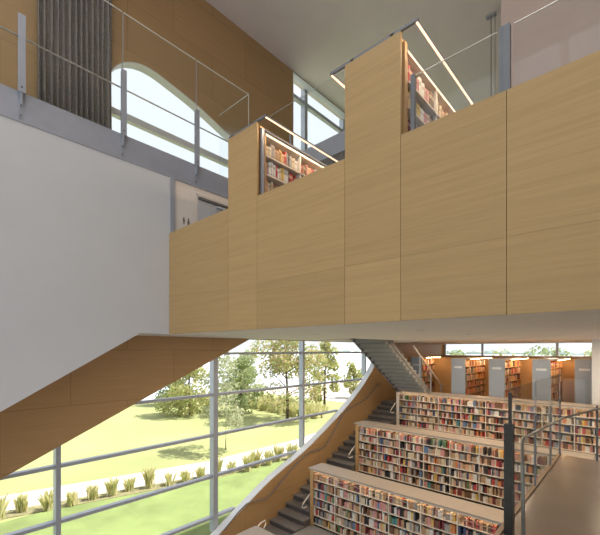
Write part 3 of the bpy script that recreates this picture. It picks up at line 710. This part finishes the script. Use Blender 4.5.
def tuft(mb, x, y, h, n, rr, w=.045):
    for k in range(n):
        a = rr.uniform(0, 2*PI); l = rr.uniform(.05,.40)*h; b = Vector((x+rr.gauss(0,.10), y+rr.gauss(0,.10), GZ)); hh = h*rr.uniform(.7,1.05)
        d = Vector((math.cos(a), math.sin(a), 0)); s_ = d.cross(Vector((0,0,1)))*w
        mb.add([b-s_, b+s_, b+d*l*.4+Vector((0,0,hh*.65))+s_*.8, b+d*l+Vector((0,0,hh)), b+d*l*.4+Vector((0,0,hh*.65))-s_*.8], [(0,1,2,3,4)])
rr = random.Random(5); clumps = []
for k in range(24):
    y = 1.5+k*1.08
    xx = -26.2 + max(0,(y-3.9))*.23 if y < 15.3 else -23.0+(y-15.3)*.11
    clumps.append((xx+1.0+rr.uniform(-.3,.3), y, rr.uniform(.8,1.45)))
for k, (x, y, h) in enumerate(clumps):
    mb = MB(); tuft(mb, x, y, h, 60, rr)
    o = mb.build('ornamental_grass', LEAF['straw'], center=True)
    tag(o, 'straw-coloured clump of tall grass, %s along the near path edge from the lower window corner' % ordinal(k+1), 'grass clump', 'grass clumps along the path')
mb = MB()
for k in range(150):
    u = rr.random(); tuft(mb, -45+u*12+rr.uniform(-2,2), 40+u*-1+rr.uniform(-3,3), rr.uniform(.9,1.7), 26, rr, .08)
tag(mb.build('tall_grasses', LEAF['straw']), 'bank of pale wild grasses below the orange tree', 'grass', None, 'stuff')
struct('ground_bed', MB().prism([(-26.2,0),(-24.9,0),(-24.9,4),(-21.9,15.3),(-21.0,27),(-22.0,27),(-22.9,15.3),(-26.0,4)], GZ-.02, GZ+.03, 'z'), M['soil'], 'narrow planting bed beside the path', 'planting bed')

# ------------------------------------------------------------------ light
# added fill lamps, out of view in the hall ceiling, brighten the upper hall
for k, (xx, yy) in enumerate([(-6,-3),(-2,-3),(2,-3),(-5,1.2),(-1,1.2),(3,1.2)]):
    dl = empty('added_ceiling_lamp', (xx, yy, ZC), 'round fill lamp added in the hall ceiling over the void', 'lamp', 'added fill lamps over the void')
    ring = MB(); N = 20
    vs_ = [(xx+r_*math.cos(2*PI*q/N), yy+r_*math.sin(2*PI*q/N), z_) for (r_, z_) in ((.22, ZC-.01), (.18, ZC-.01), (.18, ZC), (.22, ZC)) for q in range(N)]
    ring.add(vs_, [(a*N+q, a*N+(q+1)%N, ((a+1)%4)*N+(q+1)%N, ((a+1)%4)*N+q) for a in range(4) for q in range(N)])
    ring.build('trim_ring', M['white'], dl)
    ld = bpy.data.lights.new('ceiling_fill_light', 'AREA'); ld.shape = 'DISK'; ld.size = .34; ld.energy = CLW; ld.color = (1, .95, .90)
    lo = bpy.data.objects.new('lamp', ld); col.objects.link(lo); lo.parent = dl; lo.location = (0, 0, -.012)
# added warm fill lights, shaped as soffit downlights, to brighten the tiers
k = 0
for yy in (6.4, 8.9, 11.4, 14.2, 19.6):
    for xx in (-5.4, -2.9) if yy < 9 else (-5.4, -2.9, -.4, 2.1):
        k += 1
        dl = empty('added_downlight', (xx, yy, ZS), 'small round warm fill light added in the soffit', 'added_downlight', 'added fill lights in the soffit')
        ring = MB(); N = 16
        vs_ = [(xx+r_*math.cos(2*PI*q/N), yy+r_*math.sin(2*PI*q/N), z_) for (r_, z_) in ((.085, ZS-.004), (.065, ZS-.004), (.065, ZS+.0), (.085, ZS+.0)) for q in range(N)]
        ring.add(vs_, [(a*N+q, a*N+(q+1)%N, ((a+1)%4)*N+(q+1)%N, ((a+1)%4)*N+q) for a in range(4) for q in range(N)])
        ring.build('trim_ring', M['white'], dl)
        ld = bpy.data.lights.new('soffit_fill_light', 'AREA'); ld.shape = 'DISK'; ld.size = .12; ld.energy = DLW; ld.color = (1, .80, .58)
        lo = bpy.data.objects.new('lamp', ld); col.objects.link(lo); lo.parent = dl; lo.location = (0, 0, -.006)
w = bpy.data.worlds.new('world'); scene.world = w; w.use_nodes = True
bg = w.node_tree.nodes['Background']; bg.inputs['Color'].default_value = (.88, .93, 1.0, 1); bg.inputs['Strength'].default_value = 1.0
sd = bpy.data.lights.new('sun', 'SUN'); sd.energy = 7.8; sd.angle = math.radians(1.0); sd.color = (1, .95, .88)
so = bpy.data.objects.new('sun', sd); col.objects.link(so)
dirv = Vector((-.40, -.50, -1.1)); so.rotation_euler = dirv.to_track_quat('-Z', 'Y').to_euler()

vs = scene.view_settings; vs.view_transform = 'Standard'; vs.look = 'None'; vs.gamma = 1; vs.use_curve_mapping = False; vs.exposure = .3
scene.cycles.use_denoising = True
scene.cycles.max_bounces = 12; scene.cycles.transparent_max_bounces = 24; scene.cycles.diffuse_bounces = 6
